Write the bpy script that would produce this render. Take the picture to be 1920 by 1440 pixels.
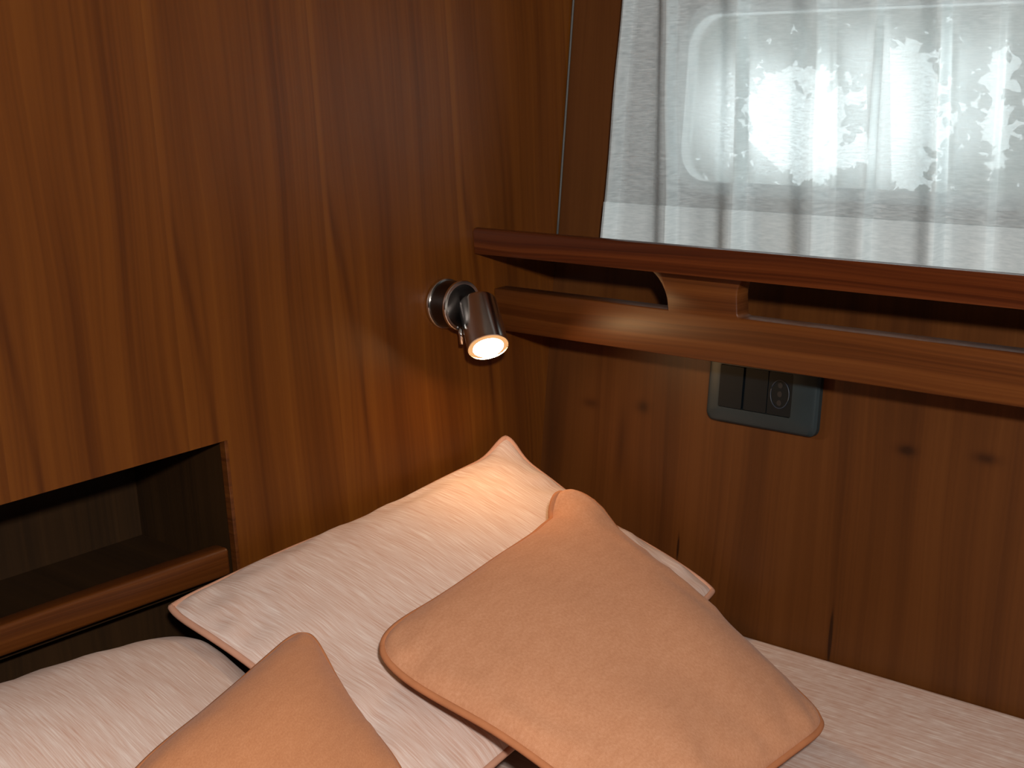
import bpy, bmesh, math, random
from mathutils import Vector, Matrix, noise

random.seed(7)
scene = bpy.context.scene
C = scene.collection
for o in list(bpy.data.objects):
    bpy.data.objects.remove(o)

# ------------------------------------------------------------------ camera
cam_d = bpy.data.cameras.new('camera')
cam = bpy.data.objects.new('camera', cam_d)
C.objects.link(cam)
cam_d.sensor_width = 36.0
cam_d.lens = 36.0 * 2878.0 / 1920.0
cam_d.clip_start = 0.01
cam.matrix_world = Matrix(((0.7167, -0.1298, 0.6852, 0.911),
                           (0.6952, 0.2104, -0.6873, -0.9731),
                           (-0.0550, 0.9690, 0.2410, 1.2365),
                           (0, 0, 0, 1)))
scene.camera = cam

# ------------------------------------------------------------------ world and light levels
SKY = 4.2            # bright overcast daylight outside
CEIL_LAMP = 2200.0   # ceiling spotlight lens
SPOT_LAMP = 150.0     # reading lamp lens
world = bpy.data.worlds.new('overcast_sky')
scene.world = world
world.use_nodes = True
wn = world.node_tree.nodes['Background']
wn.inputs['Color'].default_value = (0.90, 0.97, 1.0, 1)
wn.inputs['Strength'].default_value = SKY

vs = scene.view_settings
vs.view_transform = 'Standard'
vs.look = 'None'
vs.gamma = 1.0
vs.use_curve_mapping = False
vs.exposure = 0.0
scene.cycles.max_bounces = 5
scene.cycles.use_light_tree = False
scene.cycles.diffuse_bounces = 2
scene.cycles.glossy_bounces = 2
scene.cycles.transparent_max_bounces = 8


# ------------------------------------------------------------------ helpers
def link_mesh(name, bm, mat=None, parent=None, smooth=False):
    bmesh.ops.recalc_face_normals(bm, faces=bm.faces)
    me = bpy.data.meshes.new(name)
    bm.to_mesh(me)
    bm.free()
    if smooth:
        for p in me.polygons:
            p.use_smooth = True
    o = bpy.data.objects.new(name, me)
    C.objects.link(o)
    if mat:
        me.materials.append(mat)
    if parent is not None:
        o.parent = parent
    return o


def smooth_by_angle(o, ang=40):
    me = o.data
    for p in me.polygons:
        p.use_smooth = True
    bm = bmesh.new()
    bm.from_mesh(me)
    for e in bm.edges:
        if len(e.link_faces) == 2 and e.calc_face_angle(0) > math.radians(ang):
            e.smooth = False
    bm.to_mesh(me)
    bm.free()
    return o


def thing(name, label, cat, group=None):
    o = bpy.data.objects.new(name, None)
    o.empty_display_size = 0.02
    C.objects.link(o)
    o['label'] = label
    o['category'] = cat
    if group:
        o['group'] = group
    return o


def structure(o, label=None, cat=None):
    o['kind'] = 'structure'
    if label:
        o['label'] = label
    if cat:
        o['category'] = cat
    return o


def box_bm(x0, x1, y0, y1, z0, z1, bevel=0.0, seg=2):
    bm = bmesh.new()
    add_box(bm, x0, x1, y0, y1, z0, z1)
    if bevel:
        bmesh.ops.bevel(bm, geom=bm.edges[:], offset=bevel, segments=seg, affect='EDGES', profile=0.5)
    return bm


def add_box(bm, x0, x1, y0, y1, z0, z1):
    v = [bm.verts.new(p) for p in ((x0, y0, z0), (x1, y0, z0), (x1, y1, z0), (x0, y1, z0),
                                   (x0, y0, z1), (x1, y0, z1), (x1, y1, z1), (x0, y1, z1))]
    for f in ((0, 3, 2, 1), (4, 5, 6, 7), (0, 1, 5, 4), (1, 2, 6, 5), (2, 3, 7, 6), (3, 0, 4, 7)):
        bm.faces.new([v[i] for i in f])


def prism_bm(outline, d0, d1, put, bevel=0.0, seg=2):
    """outline = list of (a, b); put(a, b, d) -> world point"""
    bm = bmesh.new()
    lo = [bm.verts.new(put(a, b, d0)) for a, b in outline]
    hi = [bm.verts.new(put(a, b, d1)) for a, b in outline]
    n = len(outline)
    bm.faces.new(lo[::-1])
    bm.faces.new(hi)
    for i in range(n):
        bm.faces.new((lo[i], lo[(i + 1) % n], hi[(i + 1) % n], hi[i]))
    bmesh.ops.recalc_face_normals(bm, faces=bm.faces)
    if bevel:
        es = [e for e in bm.edges if len(e.link_faces) == 2 and e.calc_face_angle(0) > 0.9]
        bmesh.ops.bevel(bm, geom=es, offset=bevel, segments=seg, affect='EDGES', profile=0.5)
    return bm


def rounded_rect(x0, x1, z0, z1, r, n=6):
    pts = []
    for cx, cz, a0 in ((x1 - r, z1 - r, 0), (x0 + r, z1 - r, 90), (x0 + r, z0 + r, 180), (x1 - r, z0 + r, 270)):
        for k in range(n + 1):
            a = math.radians(a0 + 90.0 * k / n)
            pts.append((cx + r * math.cos(a), cz + r * math.sin(a)))
    return pts


def lathe_bm(profile, origin, axis, n=40):
    """profile = list of (radius, distance along axis)"""
    axis = Vector(axis).normalized()
    t = Vector((0, 0, 1)) if abs(axis.z) < 0.9 else Vector((1, 0, 0))
    u = axis.cross(t).normalized()
    w = axis.cross(u)
    origin = Vector(origin)
    bm = bmesh.new()
    rings = []
    for r, d in profile:
        if r < 1e-6:
            rings.append([bm.verts.new(origin + axis * d)])
        else:
            rings.append([bm.verts.new(origin + axis * d + (u * math.cos(2 * math.pi * k / n) + w * math.sin(2 * math.pi * k / n)) * r)
                          for k in range(n)])
    for a, b in zip(rings, rings[1:]):
        for k in range(n):
            k2 = (k + 1) % n
            if len(a) == 1 and len(b) == 1:
                continue
            if len(a) == 1:
                bm.faces.new((a[0], b[k], b[k2]))
            elif len(b) == 1:
                bm.faces.new((a[k], b[0], a[k2]))
            else:
                bm.faces.new((a[k], b[k], b[k2], a[k2]))
    return bm


def tube_bm(pts, r, n=8, closed=False):
    bm = bmesh.new()
    rings = []
    m = len(pts)
    for i, p in enumerate(pts):
        p = Vector(p)
        if closed:
            a, b = Vector(pts[(i - 1) % m]), Vector(pts[(i + 1) % m])
        else:
            a, b = Vector(pts[max(0, i - 1)]), Vector(pts[min(m - 1, i + 1)])
        t = (b - a).normalized()
        ref = Vector((0, 0, 1)) if abs(t.z) < 0.95 else Vector((1, 0, 0))
        u = t.cross(ref).normalized()
        w = t.cross(u)
        rings.append([bm.verts.new(p + (u * math.cos(2 * math.pi * k / n) + w * math.sin(2 * math.pi * k / n)) * r) for k in range(n)])
    for i in range(m if closed else m - 1):
        a, b = rings[i], rings[(i + 1) % m]
        for k in range(n):
            bm.faces.new((a[k], a[(k + 1) % n], b[(k + 1) % n], b[k]))
    if not closed:
        bm.faces.new(rings[0][::-1])
        bm.faces.new(rings[-1])
    return bm


# the hull-side wall leans outward towards the top
FLARE = 0.175
FN = Vector((0, -1, FLARE)).normalized()


def on_hull(x, z, off=0.0):
    return Vector((x, FLARE * (z - 1.0), z)) + FN * off


# ------------------------------------------------------------------ materials
def new_mat(name):
    m = bpy.data.materials.new(name)
    m.use_nodes = True
    nt = m.node_tree
    return m, nt, nt.nodes['Principled BSDF']


def N(nt, kind, **kw):
    n = nt.nodes.new(kind)
    for k, v in kw.items():
        if k.startswith('in_'):
            n.inputs[k[3:]].default_value = v
        else:
            setattr(n, k, v)
    return n


def math_node(nt, op, a, b=None, c=None):
    n = nt.nodes.new('ShaderNodeMath')
    n.operation = op
    for i, v in enumerate((a, b, c)):
        if v is None:
            continue
        if isinstance(v, (int, float)):
            n.inputs[i].default_value = v
        else:
            nt.links.new(v, n.inputs[i])
    return n.outputs[0]


def ramp(nt, fac, stops):
    r = nt.nodes.new('ShaderNodeValToRGB')
    el = r.color_ramp.elements
    el[0].position, el[0].color = stops[0][0], (*stops[0][1], 1)
    el[1].position, el[1].color = stops[-1][0], (*stops[-1][1], 1)
    for p, c in stops[1:-1]:
        e = el.new(p)
        e.color = (*c, 1)
    nt.links.new(fac, r.inputs[0])
    return r.outputs[0]


def wood(name, across, along, stops, strip=None, rough=0.36, broad=26.0, fine=330.0, knots_shade=(), spec=0.45, coat=0.0, contrast=1.0, seed=0.0):
    """grain runs along axis `along`, varies over axis `across` (0,1,2)"""
    m, nt, bsdf = new_mat(name)
    L = nt.links.new
    tc = N(nt, 'ShaderNodeTexCoord')
    sep = N(nt, 'ShaderNodeSeparateXYZ')
    L(tc.outputs['Object'], sep.inputs[0])
    u, v = sep.outputs[across], sep.outputs[along]
    shift = None
    if strip:                                    # slip-matched veneer leaves, each the next slice of the same log
        s0, w = strip
        s = math_node(nt, 'DIVIDE', math_node(nt, 'SUBTRACT', u, s0), w)
        idx = math_node(nt, 'FLOOR', s)
        shift = idx
        u = math_node(nt, 'MULTIPLY', math_node(nt, 'FRACT', s), w)
    # slow wander of the grain
    cw = N(nt, 'ShaderNodeCombineXYZ')
    L(math_node(nt, 'MULTIPLY', u, 9.0), cw.inputs[0])
    L(math_node(nt, 'MULTIPLY', v, 2.2), cw.inputs[1])
    if shift is not None:
        L(math_node(nt, 'MULTIPLY', shift, 0.13), cw.inputs[2])
    wn_ = N(nt, 'ShaderNodeTexNoise', in_Scale=1.0, in_Detail=2.0)
    L(cw.outputs[0], wn_.inputs['Vector'])
    wander = math_node(nt, 'MULTIPLY', math_node(nt, 'SUBTRACT', wn_.outputs[0], 0.5), 0.035)
    uu = math_node(nt, 'ADD', u, wander)

    def layer(sc_u, sc_v, z, detail=3.0):
        cb = N(nt, 'ShaderNodeCombineXYZ')
        L(math_node(nt, 'MULTIPLY', uu, sc_u), cb.inputs[0])
        L(math_node(nt, 'MULTIPLY', v, sc_v), cb.inputs[1])
        cb.inputs[2].default_value = z + seed
        if shift is not None:
            L(math_node(nt, 'ADD', math_node(nt, 'MULTIPLY', shift, 0.11), z + seed), cb.inputs[2])
        t = N(nt, 'ShaderNodeTexNoise', in_Scale=1.0, in_Detail=detail, in_Roughness=0.55)
        L(cb.outputs[0], t.inputs['Vector'])
        return t.outputs[0]
    a = layer(broad, 1.3, 3.1, 1.0)
    b = layer(broad * 3.6, 1.8, 7.7, 2.0)
    c = layer(fine, 2.6, 1.9, 2.0)
    s1 = math_node(nt, 'MULTIPLY_ADD', a, 0.48, math_node(nt, 'MULTIPLY', b, 0.34))
    s3 = math_node(nt, 'MULTIPLY_ADD', c, 0.24, s1)
    fac = math_node(nt, 'MULTIPLY_ADD', math_node(nt, 'SUBTRACT', s3, 0.53), 1.75 * contrast, 0.5)
    if strip:                                    # pale joint of each leaf and the dark heart line that drifts away from it
        def line(dist, w_):
            q = math_node(nt, 'DIVIDE', dist, w_)
            return math_node(nt, 'EXPONENT', math_node(nt, 'MULTIPLY', math_node(nt, 'MULTIPLY', q, q), -1.0))
        drop = math_node(nt, 'MAXIMUM', math_node(nt, 'SUBTRACT', 1.13, v), 0.0)
        fade = math_node(nt, 'MINIMUM', math_node(nt, 'MULTIPLY', drop, 18.0), 1.0)
        fac = math_node(nt, 'ADD', fac, math_node(nt, 'MULTIPLY', line(math_node(nt, 'SUBTRACT', u, 0.0015), 0.0035), 0.16))
        dk = line(math_node(nt, 'SUBTRACT', uu, math_node(nt, 'MULTIPLY_ADD', drop, 0.085, 0.005)), 0.0035)
        fac = math_node(nt, 'SUBTRACT', fac, math_node(nt, 'MULTIPLY', math_node(nt, 'MULTIPLY', dk, fade), 0.24))
    for (ku, kv, ru, rv, amt) in knots_shade:          # timber knot marks, short cracks, a soft streak and painted corner shade
        du = math_node(nt, 'DIVIDE', math_node(nt, 'SUBTRACT', sep.outputs[across], ku), ru)
        dv = math_node(nt, 'DIVIDE', math_node(nt, 'SUBTRACT', v, kv), rv)
        dd = math_node(nt, 'ADD', math_node(nt, 'MULTIPLY', du, du), math_node(nt, 'MULTIPLY', dv, dv))
        g = math_node(nt, 'EXPONENT', math_node(nt, 'MULTIPLY', dd, -1.0))
        fac = math_node(nt, 'SUBTRACT', fac, math_node(nt, 'MULTIPLY', math_node(nt, 'MULTIPLY', g, amt), math_node(nt, 'ADD', c, 0.45)))
    col = ramp(nt, fac, stops)
    L(col, bsdf.inputs['Base Color'])
    bsdf.inputs['Roughness'].default_value = rough
    bsdf.inputs['Specular IOR Level'].default_value = spec
    bsdf.inputs['Coat Weight'].default_value = coat
    bsdf.inputs['Coat Roughness'].default_value = 0.18
    bp = N(nt, 'ShaderNodeBump', in_Strength=0.12, in_Distance=0.0006)
    L(c, bp.inputs['Height'])
    L(bp.outputs[0], bsdf.inputs['Normal'])
    return m


TEAK = [(0.00, (0.0317, 0.0070, 0.0007)), (0.30, (0.0725, 0.0188, 0.0018)), (0.55, (0.1062, 0.0299, 0.0029)), (0.80, (0.1335, 0.0410, 0.0042)), (1.00, (0.1714, 0.0582, 0.0072))]
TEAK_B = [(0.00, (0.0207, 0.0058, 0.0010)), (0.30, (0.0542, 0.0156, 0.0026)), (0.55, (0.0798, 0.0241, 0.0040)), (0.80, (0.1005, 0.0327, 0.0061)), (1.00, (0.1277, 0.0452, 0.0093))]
MAHOG = [(0.00, (0.0222, 0.0041, 0.0010)), (0.30, (0.0503, 0.0099, 0.0020)), (0.55, (0.0777, 0.0170, 0.0034)), (0.80, (0.1036, 0.0245, 0.0051)), (1.00, (0.1406, 0.0374, 0.0082))]
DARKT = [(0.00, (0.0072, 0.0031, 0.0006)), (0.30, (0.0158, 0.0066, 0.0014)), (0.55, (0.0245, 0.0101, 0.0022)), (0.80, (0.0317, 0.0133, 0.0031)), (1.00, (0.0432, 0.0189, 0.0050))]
RAILW = [(0.00, (0.0263, 0.0063, 0.0011)), (0.30, (0.0606, 0.0157, 0.0027)), (0.55, (0.0922, 0.0261, 0.0046)), (0.80, (0.1159, 0.0355, 0.0067)), (1.00, (0.1476, 0.0497, 0.0106))]

M = {}
M['teak_wall'] = wood('teak_veneer', 1, 2, TEAK, strip=(-0.3888, 0.1392), rough=0.42, spec=0.26)
KNOTS_SHADE = [(0.052, 0.8974, 0.008, 0.004, 0.4), (0.111, 0.902, 0.007, 0.005, 0.4), (0.358, 0.905, 0.008, 0.004, 0.45), (0.4204, 0.909, 0.010, 0.004, 0.45),
      (0.3095, 0.755, 0.0012, 0.016, 1.3), (0.1591, 0.793, 0.0010, 0.009, 1.0), (0.09, 0.868, 0.006, 0.035, 0.35), (0.015, 0.86, 0.012, 0.06, 0.3)]  # last entry: shading of the wall corner painted into the veneer colour
M['hull_wall'] = wood('hull_panel_veneer', 0, 2, TEAK_B, rough=0.45, spec=0.3, broad=20, knots_shade=KNOTS_SHADE, contrast=0.85, seed=11.0)
M['cap'] = wood('dark_mahogany', 2, 0, MAHOG, rough=0.30, spec=0.4, broad=150, fine=520, contrast=1.25, seed=4.0)
M['rail'] = wood('rail_mahogany', 2, 0, RAILW, rough=0.42, spec=0.26, broad=120, fine=520, contrast=1.15, seed=9.0)
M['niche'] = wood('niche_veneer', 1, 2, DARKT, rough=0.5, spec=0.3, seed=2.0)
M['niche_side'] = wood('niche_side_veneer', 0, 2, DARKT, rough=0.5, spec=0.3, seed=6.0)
M['niche_rail'] = wood('niche_rail_teak', 2, 1, RAILW, rough=0.36, spec=0.35, broad=150, seed=3.0)


def plain(name, col, rough=0.5, metal=0.0, spec=0.5, bump=None):
    m, nt, b = new_mat(name)
    tc = N(nt, 'ShaderNodeTexCoord')
    ns = N(nt, 'ShaderNodeTexNoise', in_Scale=bump or 60.0, in_Detail=3.0)
    nt.links.new(tc.outputs['Object'], ns.inputs['Vector'])
    c = ramp(nt, ns.outputs[0], [(0.25, tuple(x * 0.9 for x in col)), (0.75, tuple(min(1, x * 1.08) for x in col))])
    nt.links.new(c, b.inputs['Base Color'])
    b.inputs['Roughness'].default_value = rough
    b.inputs['Metallic'].default_value = metal
    b.inputs['Specular IOR Level'].default_value = spec
    return m


M['chrome'] = plain('chrome', (0.88, 0.88, 0.87), 0.12, 1.0)
M['satin'] = plain('satin_nickel', (0.72, 0.70, 0.68), 0.20, 1.0)
M['dark_metal'] = plain('dark_metal', (0.10, 0.09, 0.085), 0.3, 1.0)
M['plate'] = plain('slate_plastic', (0.015, 0.024, 0.027), 0.4, 0.0, 0.35)
M['module'] = plain('black_plastic', (0.0022, 0.0045, 0.0060), 0.5, 0.0, 0.2)
M['hole'] = plain('socket_hole', (0.004, 0.004, 0.005), 0.6)
M['print'] = plain('pale_print', (0.022, 0.030, 0.045), 0.4)
M['trim'] = plain('pale_corner_trim', (0.07, 0.07, 0.068), 0.6)
M['cream'] = plain('cream_headliner', (0.34, 0.32, 0.29), 0.8)
M['floor'] = wood('cabin_sole', 1, 0, MAHOG, rough=0.35)
M['bark'] = plain('bark', (0.06, 0.045, 0.03), 0.9)
M['wframe'] = plain('grey_window_frame', (0.35, 0.36, 0.36), 0.35)
M['bed_base'] = wood('bed_base_teak', 1, 2, TEAK, rough=0.5)


def emitter(name, col, strength):
    m = bpy.data.materials.new(name)
    m.use_nodes = True
    nt = m.node_tree
    nt.nodes.clear()
    e = N(nt, 'ShaderNodeEmission')
    e.inputs['Color'].default_value = (*col, 1)
    e.inputs['Strength'].default_value = strength
    nt.links.new(e.outputs[0], N(nt, 'ShaderNodeOutputMaterial').inputs[0])
    return m


M['lens'] = emitter('lamp_lens', (1.0, 0.60, 0.27), SPOT_LAMP)
M['reflector'] = emitter('glowing_reflector', (1.0, 0.50, 0.20), 0.9)
M['ceil_glass'] = emitter('ceiling_lamp_glass', (1.0, 0.96, 0.91), CEIL_LAMP)


def leaf_mat():
    m, nt, b = new_mat('leaf')
    tc = N(nt, 'ShaderNodeTexCoord')
    ns = N(nt, 'ShaderNodeTexNoise', in_Scale=6.0)
    nt.links.new(tc.outputs['Object'], ns.inputs['Vector'])
    nt.links.new(ramp(nt, ns.outputs[0], [(0.3, (0.010, 0.020, 0.007)), (0.7, (0.022, 0.036, 0.014))]), b.inputs['Base Color'])
    return m


M['leaf'] = leaf_mat()


def glass_mat():
    m = bpy.data.materials.new('window_glass')
    m.use_nodes = True
    nt = m.node_tree
    nt.nodes.clear()
    out = N(nt, 'ShaderNodeOutputMaterial')
    tr = N(nt, 'ShaderNodeBsdfTransparent')
    tr.inputs[0].default_value = (0.93, 0.97, 0.96, 1)
    gl = N(nt, 'ShaderNodeBsdfGlossy')
    gl.inputs['Roughness'].default_value = 0.02
    mx = N(nt, 'ShaderNodeMixShader')
    mx.inputs[0].default_value = 0.08
    nt.links.new(tr.outputs[0], mx.inputs[1])
    nt.links.new(gl.outputs[0], mx.inputs[2])
    nt.links.new(mx.outputs[0], out.inputs[0])
    return m


M['glass'] = glass_mat()


def sheer_mat(name, transp, transl):
    m = bpy.data.materials.new(name)
    m.use_nodes = True
    nt = m.node_tree
    nt.nodes.clear()
    L = nt.links.new
    out = N(nt, 'ShaderNodeOutputMaterial')
    tc = N(nt, 'ShaderNodeTexCoord')
    # fine slubby weave, mostly horizontal threads
    mp = N(nt, 'ShaderNodeMapping')
    mp.inputs['Scale'].default_value = (120, 120, 900)
    L(tc.outputs['Object'], mp.inputs[0])
    ns = N(nt, 'ShaderNodeTexNoise', in_Scale=1.0, in_Detail=3.0)
    L(mp.outputs[0], ns.inputs['Vector'])
    col = ramp(nt, ns.outputs[0], [(0.3, (0.48, 0.555, 0.58)), (0.7, (0.59, 0.66, 0.68))])
    df = N(nt, 'ShaderNodeBsdfDiffuse')
    L(col, df.inputs['Color'])
    tl = N(nt, 'ShaderNodeBsdfTranslucent')
    tl.inputs['Color'].default_value = (0.9, 0.94, 0.95, 1)
    tp = N(nt, 'ShaderNodeBsdfTransparent')
    m1 = N(nt, 'ShaderNodeMixShader')
    m1.inputs[0].default_value = transl
    L(df.outputs[0], m1.inputs[1])
    L(tl.outputs[0], m1.inputs[2])
    m2 = N(nt, 'ShaderNodeMixShader')
    mr = N(nt, 'ShaderNodeMapRange')
    mr.inputs['From Min'].default_value = 0.3
    mr.inputs['From Max'].default_value = 0.7
    mr.inputs['To Min'].default_value = transp * 1.35
    mr.inputs['To Max'].default_value = transp * 0.65
    L(ns.outputs[0], mr.inputs[0])
    L(mr.outputs[0], m2.inputs[0])
    rf = N(nt, 'ShaderNodeBsdfRefraction')
    rf.inputs['IOR'].default_value = 1.08
    rf.inputs['Roughness'].default_value = 0.55
    m3 = N(nt, 'ShaderNodeMixShader')
    m3.inputs[0].default_value = 0.32
    L(rf.outputs[0], m3.inputs[1])
    L(tp.outputs[0], m3.inputs[2])
    L(m1.outputs[0], m2.inputs[1])
    L(m3.outputs[0], m2.inputs[2])
    L(m2.outputs[0], out.inputs[0])
    return m


M['sheer'] = sheer_mat('sheer_curtain', 0.24, 0.08)
M['sheer_hem'] = sheer_mat('sheer_hem', 0.01, 0.02)


def fabric(name, stops, uscale, vscale, streak=1.0, rough=0.9, sheen=0.03, uv=True):
    m, nt, b = new_mat(name)
    L = nt.links.new
    tc = N(nt, 'ShaderNodeTexCoord')
    src = tc.outputs['UV'] if uv else tc.outputs['Object']

    def nz(su, sv, det):
        mp = N(nt, 'ShaderNodeMapping')
        mp.inputs['Scale'].default_value = (su, sv, 1 if uv else sv)
        L(src, mp.inputs[0])
        t = N(nt, 'ShaderNodeTexNoise', in_Scale=1.0, in_Detail=det, in_Roughness=0.6)
        L(mp.outputs[0], t.inputs['Vector'])
        return t.outputs[0]
    a = nz(uscale, vscale, 2.0)
    c = nz(uscale * 3.0, uscale * 3.0, 1.0)
    d = nz(uscale * 0.12, vscale * 0.3, 2.0)
    f = math_node(nt, 'MULTIPLY_ADD', math_node(nt, 'SUBTRACT', a, 0.5), 1.9 * streak, 0.5)
    f = math_node(nt, 'MULTIPLY_ADD', math_node(nt, 'SUBTRACT', c, 0.5), 0.5, f)
    f = math_node(nt, 'MULTIPLY_ADD', math_node(nt, 'SUBTRACT', d, 0.5), 0.5, f)
    L(ramp(nt, f, stops), b.inputs['Base Color'])
    b.inputs['Roughness'].default_value = rough
    b.inputs['Specular IOR Level'].default_value = 0.15
    b.inputs['Sheen Weight'].default_value = sheen
    bp = N(nt, 'ShaderNodeBump', in_Strength=0.15, in_Distance=0.0005)
    L(a, bp.inputs['Height'])
    L(bp.outputs[0], b.inputs['Normal'])
    return m


PINK = [(0.00, (0.5000, 0.2900, 0.2150)), (0.40, (0.6000, 0.4200, 0.3450)), (0.65, (0.6600, 0.5100, 0.4450)), (1.00, (0.8000, 0.7000, 0.6400))]
ORNG = [(0.00, (0.4494, 0.1926, 0.0945)), (0.50, (0.5457, 0.2547, 0.1344)), (1.00, (0.6420, 0.3317, 0.1943))]
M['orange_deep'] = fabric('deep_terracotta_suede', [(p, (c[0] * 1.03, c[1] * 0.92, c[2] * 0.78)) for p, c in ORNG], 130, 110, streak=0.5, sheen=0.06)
M['pink'] = fabric('pale_pink_slub_weave', PINK, 300, 9, streak=0.75)
M['pink_cover'] = fabric('pale_pink_bedcover_weave', PINK, 40, 620, uv=False, streak=0.75)
M['orange'] = fabric('terracotta_suede', ORNG, 130, 110, streak=0.5, sheen=0.06)
M['orange_pipe'] = plain('terracotta_piping', (0.46, 0.18, 0.08), 0.85, spec=0.1)
M['pink_pipe'] = plain('salmon_piping', (0.52, 0.27, 0.18), 0.85, spec=0.1)

# ------------------------------------------------------------------ cabin shell
XR, YB, ZC = 2.0, -1.9, 1.55
bm = box_bm(-0.3, XR + 0.1, YB - 0.1, 0.2, -0.05, 0.0)
structure(link_mesh('floor', bm, M['floor']), 'mahogany cabin sole under the bed')
bm = box_bm(-0.3, XR + 0.1, YB - 0.1, 0.3, ZC, ZC + 0.04)
structure(link_mesh('ceiling', bm, M['cream']), 'cream cabin headliner above the bed')
bm = box_bm(XR, XR + 0.03, YB, 0.2, 0.0, ZC)
structure(link_mesh('wall_far', bm, M['bed_base']), 'cabin wall opposite the panelled bulkhead')
bm = box_bm(-0.02, XR, YB - 0.03, YB, 0.0, ZC)
structure(link_mesh('wall_back', bm, M['bed_base']), 'cabin wall behind the foot of the bed')

# left bulkhead with the opening of the niche
NY0, NY1, NZ0, NZ1 = -1.30, -0.357, 0.742, 0.9383
bm = bmesh.new()
add_box(bm, -0.006, 0, NY1, 0.13, 0.0, ZC)
add_box(bm, -0.006, 0, NY0, NY1, NZ1, ZC)
add_box(bm, -0.006, 0, NY0, NY1, 0.0, NZ0)
add_box(bm, -0.006, 0, YB, NY0, 0.0, ZC)
bmesh.ops.remove_doubles(bm, verts=bm.verts, dist=1e-5)
structure(link_mesh('wall_left', bm, M['teak_wall']), 'teak veneered bulkhead with vertical grain on the left')

# hull-side wall with an oblong porthole opening
WX0, WX1, WZ0, WZ1, WR = 0.128, 0.452, 1.085, 1.222, 0.030


def hull_wall():
    bm = bmesh.new()
    zs = 0.738
    outer = [(-0.012, zs), (XR, zs), (XR, ZC), (-0.012, ZC)]
    hole = rounded_rect(WX0, WX1, WZ0, WZ1, WR, 8)
    def loop(pts, off):
        vs_ = [bm.verts.new(on_hull(x, z, off)) for x, z in pts]
        es = [bm.edges.new((vs_[i], vs_[(i + 1) % len(vs_)])) for i in range(len(vs_))]
        return vs_, es
    layers = []
    for off in (0.0, -0.018):
        vo, eo = loop(outer, off)
        vh, eh = loop(hole, off)
        bmesh.ops.triangle_fill(bm, use_beauty=True, use_dissolve=False, edges=eo + eh)
        layers.append((vo, vh))
    for a, b in ((layers[0][0], layers[1][0]), (layers[0][1], layers[1][1])):
        n = len(a)
        for i in range(n):
            bm.faces.new((a[i], a[(i + 1) % n], b[(i + 1) % n], b[i]))
    y0 = on_hull(0, zs).y
    add_box(bm, -0.012, XR, y0, y0 + 0.018, 0.0, zs)
    return bm


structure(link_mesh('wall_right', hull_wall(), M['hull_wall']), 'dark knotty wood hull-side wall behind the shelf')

# porthole window: frame ring and pane
win = bpy.data.objects.new('window_1', None)
C.objects.link(win)
structure(win, 'oblong porthole glowing with daylight behind the sheer curtain')
bm = bmesh.new()
outs = rounded_rect(WX0 - 0.006, WX1 + 0.006, WZ0 - 0.006, WZ1 + 0.006, WR + 0.006, 8)
ins = rounded_rect(WX0 + 0.004, WX1 - 0.004, WZ0 + 0.004, WZ1 - 0.004, WR - 0.004, 8)
rings = []
for pts, off in ((outs, 0.0), (outs, 0.002), (ins, 0.002), (ins, -0.012)):
    rings.append([bm.verts.new(on_hull(x, z, off)) for x, z in pts])
for a, b in zip(rings, rings[1:]):
    for i in range(len(a)):
        bm.faces.new((a[i], a[(i + 1) % len(a)], b[(i + 1) % len(a)], b[i]))
link_mesh('window_frame', bm, M['wframe'], win)
link_mesh('pane', prism_bm(ins, -0.013, -0.009, on_hull), M['glass'], win)

# pale trim line in the corner above the shelf
bm = tube_bm([on_hull(0.0018, z, 0.001) for z in (1.03, 1.06, 1.1, 1.2, 1.3, 1.4, 1.5)], 0.0010, 8)
structure(link_mesh('trim_1', bm, M['trim'], smooth=True), 'thin pale trim strip in the corner above the shelf')

# ------------------------------------------------------------------ niche in the left bulkhead
niche = thing('niche_shelf', 'open dark niche with a wooden retaining rail set into left bulkhead', 'shelf')
ND = -0.1323
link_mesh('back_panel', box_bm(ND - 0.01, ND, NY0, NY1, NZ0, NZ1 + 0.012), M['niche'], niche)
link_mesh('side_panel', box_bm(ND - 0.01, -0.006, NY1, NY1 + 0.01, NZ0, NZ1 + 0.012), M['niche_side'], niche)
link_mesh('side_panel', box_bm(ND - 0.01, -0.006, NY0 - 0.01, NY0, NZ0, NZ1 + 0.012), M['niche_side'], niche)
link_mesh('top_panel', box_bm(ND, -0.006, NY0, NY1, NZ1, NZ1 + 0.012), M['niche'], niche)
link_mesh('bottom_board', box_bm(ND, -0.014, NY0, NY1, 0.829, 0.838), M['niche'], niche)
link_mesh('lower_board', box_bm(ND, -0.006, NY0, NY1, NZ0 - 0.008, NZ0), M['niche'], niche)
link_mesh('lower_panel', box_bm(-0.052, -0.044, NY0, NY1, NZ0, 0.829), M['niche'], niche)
o = link_mesh('retaining_rail', box_bm(-0.0145, 0.0015, NY0, NY1 - 0.0085, 0.8368, 0.8585, 0.003, 3), M['niche_rail'], niche)
smooth_by_angle(o, 50)
o = link_mesh('edge_band', box_bm(-0.0065, 0.0006, NY1 - 0.0022, NY1 + 0.0006, NZ0, NZ1, 0.0004, 1), M['niche_rail'], niche)

# ------------------------------------------------------------------ shelf with fiddle rail along the hull side
shelf = thing('rail_shelf', 'long mahogany wall shelf with cut-out front rail below the curtain', 'shelf')
SX1 = 1.2
# cap rail, moulded: top falls away to the back
prof = [(-0.095, 1.0358), (-0.0953, 1.0540), (-0.0938, 1.0566), (-0.0905, 1.0572), (-0.0620, 1.0490), (-0.0595, 1.0465), (-0.0595, 1.0358)]
o = link_mesh('cap_rail', prism_bm(prof, 0.0005, SX1, lambda a, b, d: (d, a, b)), M['cap'], shelf)
smooth_by_angle(o, 35)


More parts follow.
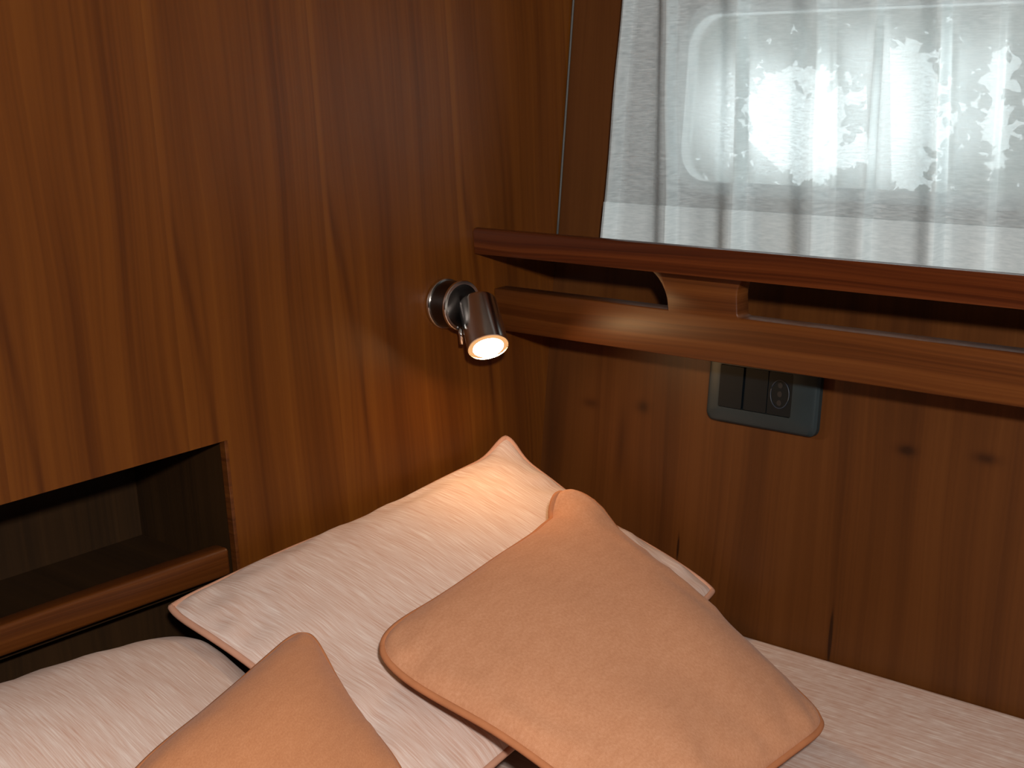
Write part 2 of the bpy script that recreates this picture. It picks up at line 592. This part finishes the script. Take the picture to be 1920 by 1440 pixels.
def arc(cx, cz, rx, rz, a0, a1, n=8):
    return [(cx + rx * math.cos(math.radians(a0 + (a1 - a0) * k / n)), cz + rz * math.sin(math.radians(a0 + (a1 - a0) * k / n))) for k in range(n + 1)]


# front board: lower rail and posts in one outline (x, z)
def front_outline():
    zt, zb, zc = 1.0030, 0.9672, 1.0358
    pts = [(0.0005, zb), (SX1, zb), (SX1, zt)]
    for px0, px1 in ((0.945, 1.012), (0.566, 0.633), (0.187, 0.252)):
        # right side of the post (small foot radius, larger head radius), then left side
        pts += arc(px1 + 0.0035, zt + 0.0035, 0.0035, 0.0035, 270, 180, 4)
        pts += arc(px1 + 0.016, zc - 0.017, 0.016, 0.017, 180, 90, 6)
        pts += arc(px0 - 0.030, zc - 0.030, 0.030, 0.030, 90, 0, 8)
        pts += [(px0 + 0.0005, zt)]
    pts += [(0.0005, zt)]
    return pts


o = link_mesh('front_rail', prism_bm(front_outline(), -0.0600, -0.0750, lambda a, b, d: (a, d, b), bevel=0.0012), M['rail'], shelf)
smooth_by_angle(o, 50)
bm = bmesh.new()
bb = [(-0.060, 0.9685), (-0.0060, 0.9685), (-0.0043, 0.9765), (-0.060, 0.9765)]
link_mesh('shelf_board', prism_bm(bb, 0.0005, SX1, lambda a, b, d: (d, a, b)), M['cap'], shelf)
bm.free()

# ------------------------------------------------------------------ reading lamp
lamp = thing('reading_lamp', 'small chrome wall reading lamp, lit, on the left bulkhead', 'lamp')
LB = Vector((0.0, -0.133, 1.0005))
ax = (1, 0, 0)
o = link_mesh('wall_base', lathe_bm([(0, 0.0005), (0.0195, 0.0005), (0.0195, 0.0215), (0.015, 0.0225), (0, 0.0225)], LB, ax, 48), M['dark_metal'], lamp)
smooth_by_angle(o)
for dx, r in ((0.0022, 0.0208), (0.0210, 0.0205)):
    o = link_mesh('chrome_ring', lathe_bm([(r - 0.003, dx - 0.0016), (r - 0.0005, dx - 0.0016), (r, dx - 0.001), (r, dx + 0.001), (r - 0.0005, dx + 0.0016), (r - 0.003, dx + 0.0016), (r - 0.003, dx - 0.0016)], LB, ax, 48), M['chrome'], lamp)
    smooth_by_angle(o)
HA = Vector((0.62, -0.39, -0.68)).normalized()      # direction the head points
FACE = Vector((0.055, -0.1390, 0.9712))
HL = 0.046
back = FACE - HA * HL
o = link_mesh('arm', tube_bm([LB + Vector((0.020, 0, 0)), LB + Vector((0.025, 0.002, 0.0)), LB + Vector((0.029, 0.004, -0.001)), back + HA * 0.016], 0.0048, 12), M['chrome'], lamp, smooth=True)
head = link_mesh('lamp_head', lathe_bm([(0, 0.0), (0.0125, 0.0), (0.0150, 0.0015), (0.0158, 0.004), (0.0168, HL - 0.002), (0.0170, HL), (0.0164, HL + 0.0004), (0.0158, HL - 0.001), (0, HL - 0.0055)], back, HA, 48), M['satin'], lamp)
smooth_by_angle(head)
link_mesh('reflector_ring', lathe_bm([(0.0112, 0.0008), (0.0135, 0.0004), (0.0159, -0.0004), (0.0159, -0.004)], FACE, HA, 48), M['reflector'], lamp, smooth=True)
lens = link_mesh('lens', lathe_bm([(0.0127, -0.003), (0.0127, 0.0004), (0.0110, 0.0022), (0.0070, 0.0034), (0, 0.0040)], FACE, HA, 40), M['lens'], lamp, smooth=True)
o = link_mesh('switch_lever', tube_bm([LB + Vector((0.0215, -0.004, -0.018)), LB + Vector((0.0225, -0.004, -0.024)), LB + Vector((0.0225, -0.004, -0.031))], 0.0019, 10), M['chrome'], lamp, smooth=True)

# ------------------------------------------------------------------ socket plate under the shelf
plate = thing('switch_plate', 'dark slate switch and socket plate under the shelf', 'switch')
PX0, PX1, PZ0, PZ1 = 0.1800, 0.2835, 0.9025, 0.9600


def plate_frame():
    bm = bmesh.new()
    rings = []
    spec_ = ((0.0, 0.0, 0.007), (0.0, 0.004, 0.007), (0.0015, 0.0062, 0.0065), (0.004, 0.0072, 0.005))
    for ins_, off, r in spec_:
        rings.append([bm.verts.new(on_hull(x, z, off)) for x, z in rounded_rect(PX0 + ins_, PX1 - ins_, PZ0 + ins_, PZ1 - ins_, r, 5)])
    for off in (0.0072, 0.0042):
        rings.append([bm.verts.new(on_hull(x, z, off)) for x, z in rounded_rect(0.1925, 0.2610, 0.9145, 0.9480, 0.0015, 5)])
    for a, b in zip(rings, rings[1:]):
        for i in range(len(a)):
            bm.faces.new((a[i], a[(i + 1) % len(a)], b[(i + 1) % len(a)], b[i]))
    bm.faces.new(rings[-1])
    return bm


o = link_mesh('frame', plate_frame(), M['plate'], plate)
smooth_by_angle(o, 30)
mods = ((0.1930, 0.2152), (0.2160, 0.2378), (0.2386, 0.2605))
for i, (a, b) in enumerate(mods):
    nm = ('rocker_switch', 'blank_module', 'socket')[i]
    mo = link_mesh(nm, prism_bm(rounded_rect(a, b, 0.9150, 0.9475, 0.001, 3), 0.0043, 0.0078 if i == 0 else 0.0066, on_hull), M['module'], plate)
    if i == 2:
        for (hx, hz) in ((0.2495, 0.9380), (0.2495, 0.9313), (0.2495, 0.9246)):
            pts = [(hx + 0.0022 * math.cos(k * math.pi / 6), hz + 0.0022 * math.sin(k * math.pi / 6)) for k in range(12)]
            link_mesh('socket_hole', prism_bm(pts, 0.0060, 0.0068, on_hull), M['hole'], mo)
        ring_o = [(0.2495 + 0.0085 * math.cos(k * math.pi / 12), 0.9313 + 0.0108 * math.sin(k * math.pi / 12)) for k in range(24)]
        bm = tube_bm([on_hull(x, z, 0.0067) for x, z in ring_o], 0.0004, 6, closed=True)
        link_mesh('socket_rim', bm, M['print'], mo, smooth=True)

# ------------------------------------------------------------------ curtain
cur = thing('sheer_curtain', 'white sheer pleated curtain glowing with daylight above the shelf', 'curtain')
# (x at hem height, x near the top, depth off the wall): flat runs that swell out to a crisp pleat edge and drop back
FOLDS = [(0.0720, 0.0738, 0.0160), (0.0750, 0.0760, 0.0165), (0.0816, 0.0810, 0.0110), (0.1160, 0.1060, 0.0100), (0.1370, 0.1225, 0.0160), (0.1395, 0.1250, 0.0162), 
         (0.1440, 0.1295, 0.0105), (0.1553, 0.1402, 0.0095), (0.1780, 0.1670, 0.0100), (0.2035, 0.1915, 0.0168), (0.2065, 0.1942, 0.0168), (0.2115, 0.1990, 0.0100), 
         (0.2482, 0.2346, 0.0105), (0.2750, 0.2620, 0.0172), (0.2790, 0.2660, 0.0172), (0.2870, 0.2730, 0.0120), (0.2920, 0.2780, 0.0105), (0.3175, 0.3100, 0.0130), 
         (0.3222, 0.3147, 0.0090), (0.3520, 0.3420, 0.0095), (0.3770, 0.3650, 0.0155), (0.3810, 0.3695, 0.0095), (0.4113, 0.4037, 0.0110), (0.4165, 0.4090, 0.0090), 
         (0.4454, 0.4360, 0.0125), (0.4674, 0.4604, 0.0165), (0.4714, 0.4639, 0.0165), (0.4754, 0.4684, 0.0100), (0.4934, 0.4874, 0.0105), (0.5154, 0.5084, 0.0165), 
         (0.5194, 0.5119, 0.0165), (0.5234, 0.5164, 0.0100), (0.5414, 0.5354, 0.0105), (0.5634, 0.5564, 0.0165), (0.5674, 0.5599, 0.0165), (0.5714, 0.5644, 0.0100), 
         (0.5894, 0.5834, 0.0105), (0.6114, 0.6044, 0.0165), (0.6154, 0.6079, 0.0165), (0.6194, 0.6124, 0.0100), (0.6374, 0.6314, 0.0105)]


def curtain_point(s, z, extra=0.0):
    """s in 0..len(FOLDS)-1"""
    i = min(int(s), len(FOLDS) - 2)
    f = s - i
    f2 = f * f * (3 - 2 * f)
    t = max(0.0, min(1.3, (z - 1.04) / 0.15))
    a, b = FOLDS[i], FOLDS[i + 1]
    xa, xb = a[0] + (a[1] - a[0]) * t, b[0] + (b[1] - b[0]) * t
    d = a[2] + (b[2] - a[2]) * f2
    d = 0.012 + (d - 0.010) * 2.0 * (1.0 - 0.15 * min(t, 1.0))
    x = xa + (xb - xa) * f
    x += 0.0016 * noise.noise(Vector((x * 30, z * 9, 1.0)))
    d += 0.0012 * noise.noise(Vector((x * 55, z * 12, 4.0)))
    return on_hull(x, z, d + extra)


def curtain_sheet(z0, z1, nz_, extra):
    bm = bmesh.new()
    per = 5
    cols = (len(FOLDS) - 1) * per + 1
    g = [[bm.verts.new(curtain_point(c / per, z0 + (z1 - z0) * r / nz_, extra)) for c in range(cols)] for r in range(nz_ + 1)]
    for r in range(nz_):
        for c in range(cols - 1):
            bm.faces.new((g[r][c], g[r][c + 1], g[r + 1][c + 1], g[r + 1][c]))
    return bm


link_mesh('cloth', curtain_sheet(1.026, 1.345, 60, 0.0), M['sheer'], cur, smooth=True)
link_mesh('hem', curtain_sheet(1.025, 1.0675, 10, 0.0009), M['sheer_hem'], cur, smooth=True)
bm = tube_bm([on_hull(0.045, 1.343, 0.013), on_hull(0.59, 1.343, 0.013)], 0.005, 12)
link_mesh('curtain_rod', bm, M['chrome'], cur, smooth=True)


# ------------------------------------------------------------------ bed
bed = thing('bed', 'bed with a pale pink slub-weave cover along the wall', 'bed')
MY = on_hull(0, 0.741).y - 0.001


def mattress_bm():
    bm = box_bm(0.002, 1.45, -1.70, MY, 0.560, 0.7415)
    es = [e for e in bm.edges]
    bmesh.ops.bevel(bm, geom=es, offset=0.012, segments=4, affect='EDGES', profile=0.5)
    return bm


o = link_mesh('mattress', mattress_bm(), M['pink_cover'], bed)
smooth_by_angle(o, 40)
link_mesh('bed_base', box_bm(0.002, 1.43, -1.69, MY, 0.0, 0.560), M['bed_base'], bed)


# ------------------------------------------------------------------ pillows
def pillow(name, label, cat, p00, p10, p11, p01, top, bot, cover, pipe, nu=56, nv=44, concave=0.035, rnd=0.10, power=0.55, pipe_r=0.0026, rpow=9,
           wr=0.0016, seed=0.0, group=None, ear=None):
    """corners p00 (u=0,v=0) p10 (u=1,v=0) p11 p01; bulges `top` up the normal and `bot` down"""
    t = thing(name, label, cat, group)
    P = [Vector(p) for p in (p00, p10, p11, p01)]
    nrm = ((P[1] - P[0]).cross(P[3] - P[0]) + (P[3] - P[2]).cross(P[1] - P[2])).normalized()
    if nrm.z < 0:
        nrm = -nrm

    def base(u, v):
        a, b = 2 * u - 1, 2 * v - 1
        k = (abs(a) * abs(b)) ** rpow
        a2 = a * (1 - rnd * k) * (1 - concave * (1 - b * b) * abs(a) ** 3)
        b2 = b * (1 - rnd * k) * (1 - concave * (1 - a * a) * abs(b) ** 3)
        u2, v2 = (a2 + 1) / 2, (b2 + 1) / 2
        p = P[0] * (1 - u2) * (1 - v2) + P[1] * u2 * (1 - v2) + P[2] * u2 * v2 + P[3] * (1 - u2) * v2
        wob = 0.004 * noise.noise(Vector((u * 3 + seed, v * 3, 2.0)))
        return p + nrm * wob

    def height(u, v):
        a, b = 4 * u * (1 - u), 4 * v * (1 - v)
        h = (max(a, 0) ** power) * (max(b, 0) ** power)
        return h

    def crease(u, v):
        # soft puckers that run in from the seams and towards the corners
        e = min(u, 1 - u, v, 1 - v)
        s = math.exp(-e * 9) * min(1.0, e * 30)
        w = noise.noise(Vector((u * 14 + seed, v * 14, 7.0 + seed)))
        big = noise.noise(Vector((u * 4 + seed, v * 4, 3.0 + seed)))
        return wr * (s * 1.6 * w + 1.0 * big * min(1.0, e * 8))

    bm = bmesh.new()
    uvl = bm.loops.layers.uv.new('UVMap')
    verts = {}

    def vid(i, j, side):
        edge = i in (0, nu) or j in (0, nv)
        key = (i, j, 0 if edge else side)
        if key not in verts:
            # denser near the seams
            u = 0.5 - 0.5 * math.cos(math.pi * i / nu)
            v = 0.5 - 0.5 * math.cos(math.pi * j / nv)
            p = base(u, v)
            if not edge:
                h = height(u, v)
                p = p + nrm * ((top * h + crease(u, v)) if side > 0 else -bot * h)
            if ear and ear(u, v):
                p = p + Vector(ear(u, v))
            verts[key] = (bm.verts.new(p), (u, v))
        return verts[key]
    for side in (1, -1):
        for i in range(nu):
            for j in range(nv):
                q = [vid(i, j, side), vid(i + 1, j, side), vid(i + 1, j + 1, side), vid(i, j + 1, side)]
                if side < 0:
                    q = q[::-1]
                f = bm.faces.new([x[0] for x in q])
                for lp, x in zip(f.loops, q):
                    lp[uvl].uv = x[1]
    rim = [verts[(i, 0, 0)][0].co.copy() for i in range(nu)] + [verts[(nu, j, 0)][0].co.copy() for j in range(nv)] + \
          [verts[(i, nv, 0)][0].co.copy() for i in range(nu, 0, -1)] + [verts[(0, j, 0)][0].co.copy() for j in range(nv, 0, -1)]
    link_mesh('cover', bm, cover, t, smooth=True)
    link_mesh('piping', tube_bm(rim, pipe_r, 8, closed=True), pipe, t, smooth=True)
    return t


def ear_at(u0, v0, ru, rv, vec, pw=2):
    def f(u, v):
        k = math.exp(-abs((u - u0) / ru) ** pw - abs((v - v0) / rv) ** pw)
        return Vector(vec) * k
    return f


def tucked_ear(u, v):
    # pinched, flopped-over tip: one fold to the side, one standing up
    fold = 0.0022 * math.sin(38 * (u + 0.6 * v)) * math.exp(-((u + v) / 0.22) ** 4)
    return ear_at(0, 0, 0.130, 0.13, (-0.0120, -0.0100, 0.0055), 4)(u, v) + ear_at(0, 0.06, 0.10, 0.085, (0.0015, 0.0050, 0.0075), 4)(u, v) + Vector((0, 0, fold))


pillow('pillow', 'large pale pink pillow propped in the corner below the reading lamp', 'pillow',
       (0.014, -0.087, 0.866), (0.016, -0.436, 0.838), (0.295, -0.438, 0.778), (0.215, -0.056, 0.775), 0.026, 0.020,
       M['pink'], M['pink_pipe'], seed=1.3, concave=0.03, rnd=0.03, power=0.5, wr=0.0034, ear=ear_at(0, 0, 0.05, 0.08, (0.0, 0.004, 0.013)))
pillow('pillow', 'pale pink pillow lying lowest on the left under the retaining rail', 'pillow',
       (0.020, -0.415, 0.812), (0.020, -0.80, 0.830), (0.24, -0.80, 0.785), (0.25, -0.415, 0.748), 0.046, 0.020,
       M['pink'], M['pink_pipe'], seed=5.1, concave=0.03, rnd=0.06, power=0.42)
pillow('throw_cushion', 'large terracotta cushion lying in front on the big pink pillow', 'cushion',
       (0.142, -0.1330, 0.863), (0.183, -0.401, 0.838), (0.440, -0.400, 0.788), (0.398, -0.165, 0.758), 0.030, 0.006,
       M['orange'], M['orange_pipe'], seed=8.8, concave=0.05, rnd=0.11, rpow=5, power=0.5, ear=tucked_ear, wr=0.0026)
pillow('throw_cushion', 'smaller terracotta cushion at the lower left, only one corner showing', 'cushion',
       (0.145, -0.4085, 0.850), (0.2478, -0.625, 0.852), (0.425, -0.660, 0.825), (0.322, -0.473, 0.812), 0.026, 0.003,
       M['orange_deep'], M['orange_pipe'], seed=3.4, concave=0.04, rnd=0.11, rpow=5, power=0.5)

# ------------------------------------------------------------------ ceiling lamp above the bed
cl = thing('ceiling_spotlight', 'swivelling ceiling spotlight over the bed aimed at the corner', 'lamp')
LC = Vector((1.075, -1.045, ZC))
LF = Vector((1.06, -1.03, 1.405))                    # lens centre
LD = (Vector((0.05, -0.12, 0.95)) - LF).normalized()
smooth_by_angle(link_mesh('housing', lathe_bm([(0, 0), (0.040, 0), (0.040, 0.010), (0.034, 0.016), (0, 0.016)], LC, (0, 0, -1), 40), M['chrome'], cl))
link_mesh('stem', tube_bm([LC + Vector((0, 0, -0.014)), LC + Vector((0, 0, -0.05)), LF - LD * 0.05], 0.007, 12), M['chrome'], cl, smooth=True)
smooth_by_angle(link_mesh('lamp_head', lathe_bm([(0, -0.085), (0.018, -0.085), (0.026, -0.075), (0.030, -0.004), (0.030, 0.004), (0.027, 0.004), (0.0265, -0.004), (0, -0.005)], LF, LD, 40), M['satin'], cl))
link_mesh('lens', lathe_bm([(0.0255, -0.003), (0.0250, 0.0), (0.016, 0.002), (0, 0.003)], LF, LD, 32), M['ceil_glass'], cl, smooth=True)

# ------------------------------------------------------------------ foliage outside the porthole
tree = thing('tree', 'dark leafy branches outside, dappling the light behind the curtain', 'tree')
bm = bmesh.new()
rl = random.Random(3)
# gaps in the crown through which the sky shows: (x, z, half width, half height)
GAPS = ((-0.4175, 1.036, 0.115, 0.090), (-0.232, 1.052, 0.068, 0.112), (-0.095, 1.066, 0.040, 0.086))
n_leaf = 0
while n_leaf < 14000:
    x, z, y = rl.uniform(-1.1, 0.55), rl.uniform(0.70, 1.45), rl.uniform(0.95, 1.05)
    if n_leaf % 2:
        x, z = rl.uniform(-0.66, 0.04), rl.uniform(0.88, 1.22)
    c0 = Vector((x, y, z))
    n_leaf += 1
    open_ = False
    for gx, gz, gw, gh in GAPS:
        r_ = math.hypot((x - gx) / gw, (z - gz) / gh) + 0.35 * noise.noise(Vector((x * 22, z * 22, 2.0)))
        if r_ < 1.05 and rl.random() > 0.004:
            open_ = True
    if open_:
        continue
    d1 = Vector((rl.uniform(-1, 1), rl.uniform(-0.35, 0.35), rl.uniform(-1, 1))).normalized()
    d2 = d1.cross(Vector((rl.uniform(-0.4, 0.4), 1, rl.uniform(-0.4, 0.4)))).normalized()
    s = rl.uniform(0.006, 0.015)
    vv = [bm.verts.new(c0 + d1 * s * a + d2 * s * b) for a, b in ((-1, 0), (-0.3, 0.5), (0.4, 0.42), (1, 0), (0.4, -0.42), (-0.3, -0.5))]
    bm.faces.new(vv)
lv = link_mesh('leaves', bm, M['leaf'], tree)
lv['kind'] = 'stuff'
for a, b, r in (((-0.34, 1.10, 0.0), (-0.345, 1.10, 1.40), 0.018), ((-0.34, 1.10, 0.75), (0.25, 1.08, 1.20), 0.008), ((-0.34, 1.10, 0.80), (-0.9, 1.1, 1.2), 0.008)):
    link_mesh('branch', tube_bm([Vector(a), (Vector(a) + Vector(b)) / 2 + Vector((0.01, 0, 0.01)), Vector(b)], r, 8), M['bark'], tree, smooth=True)
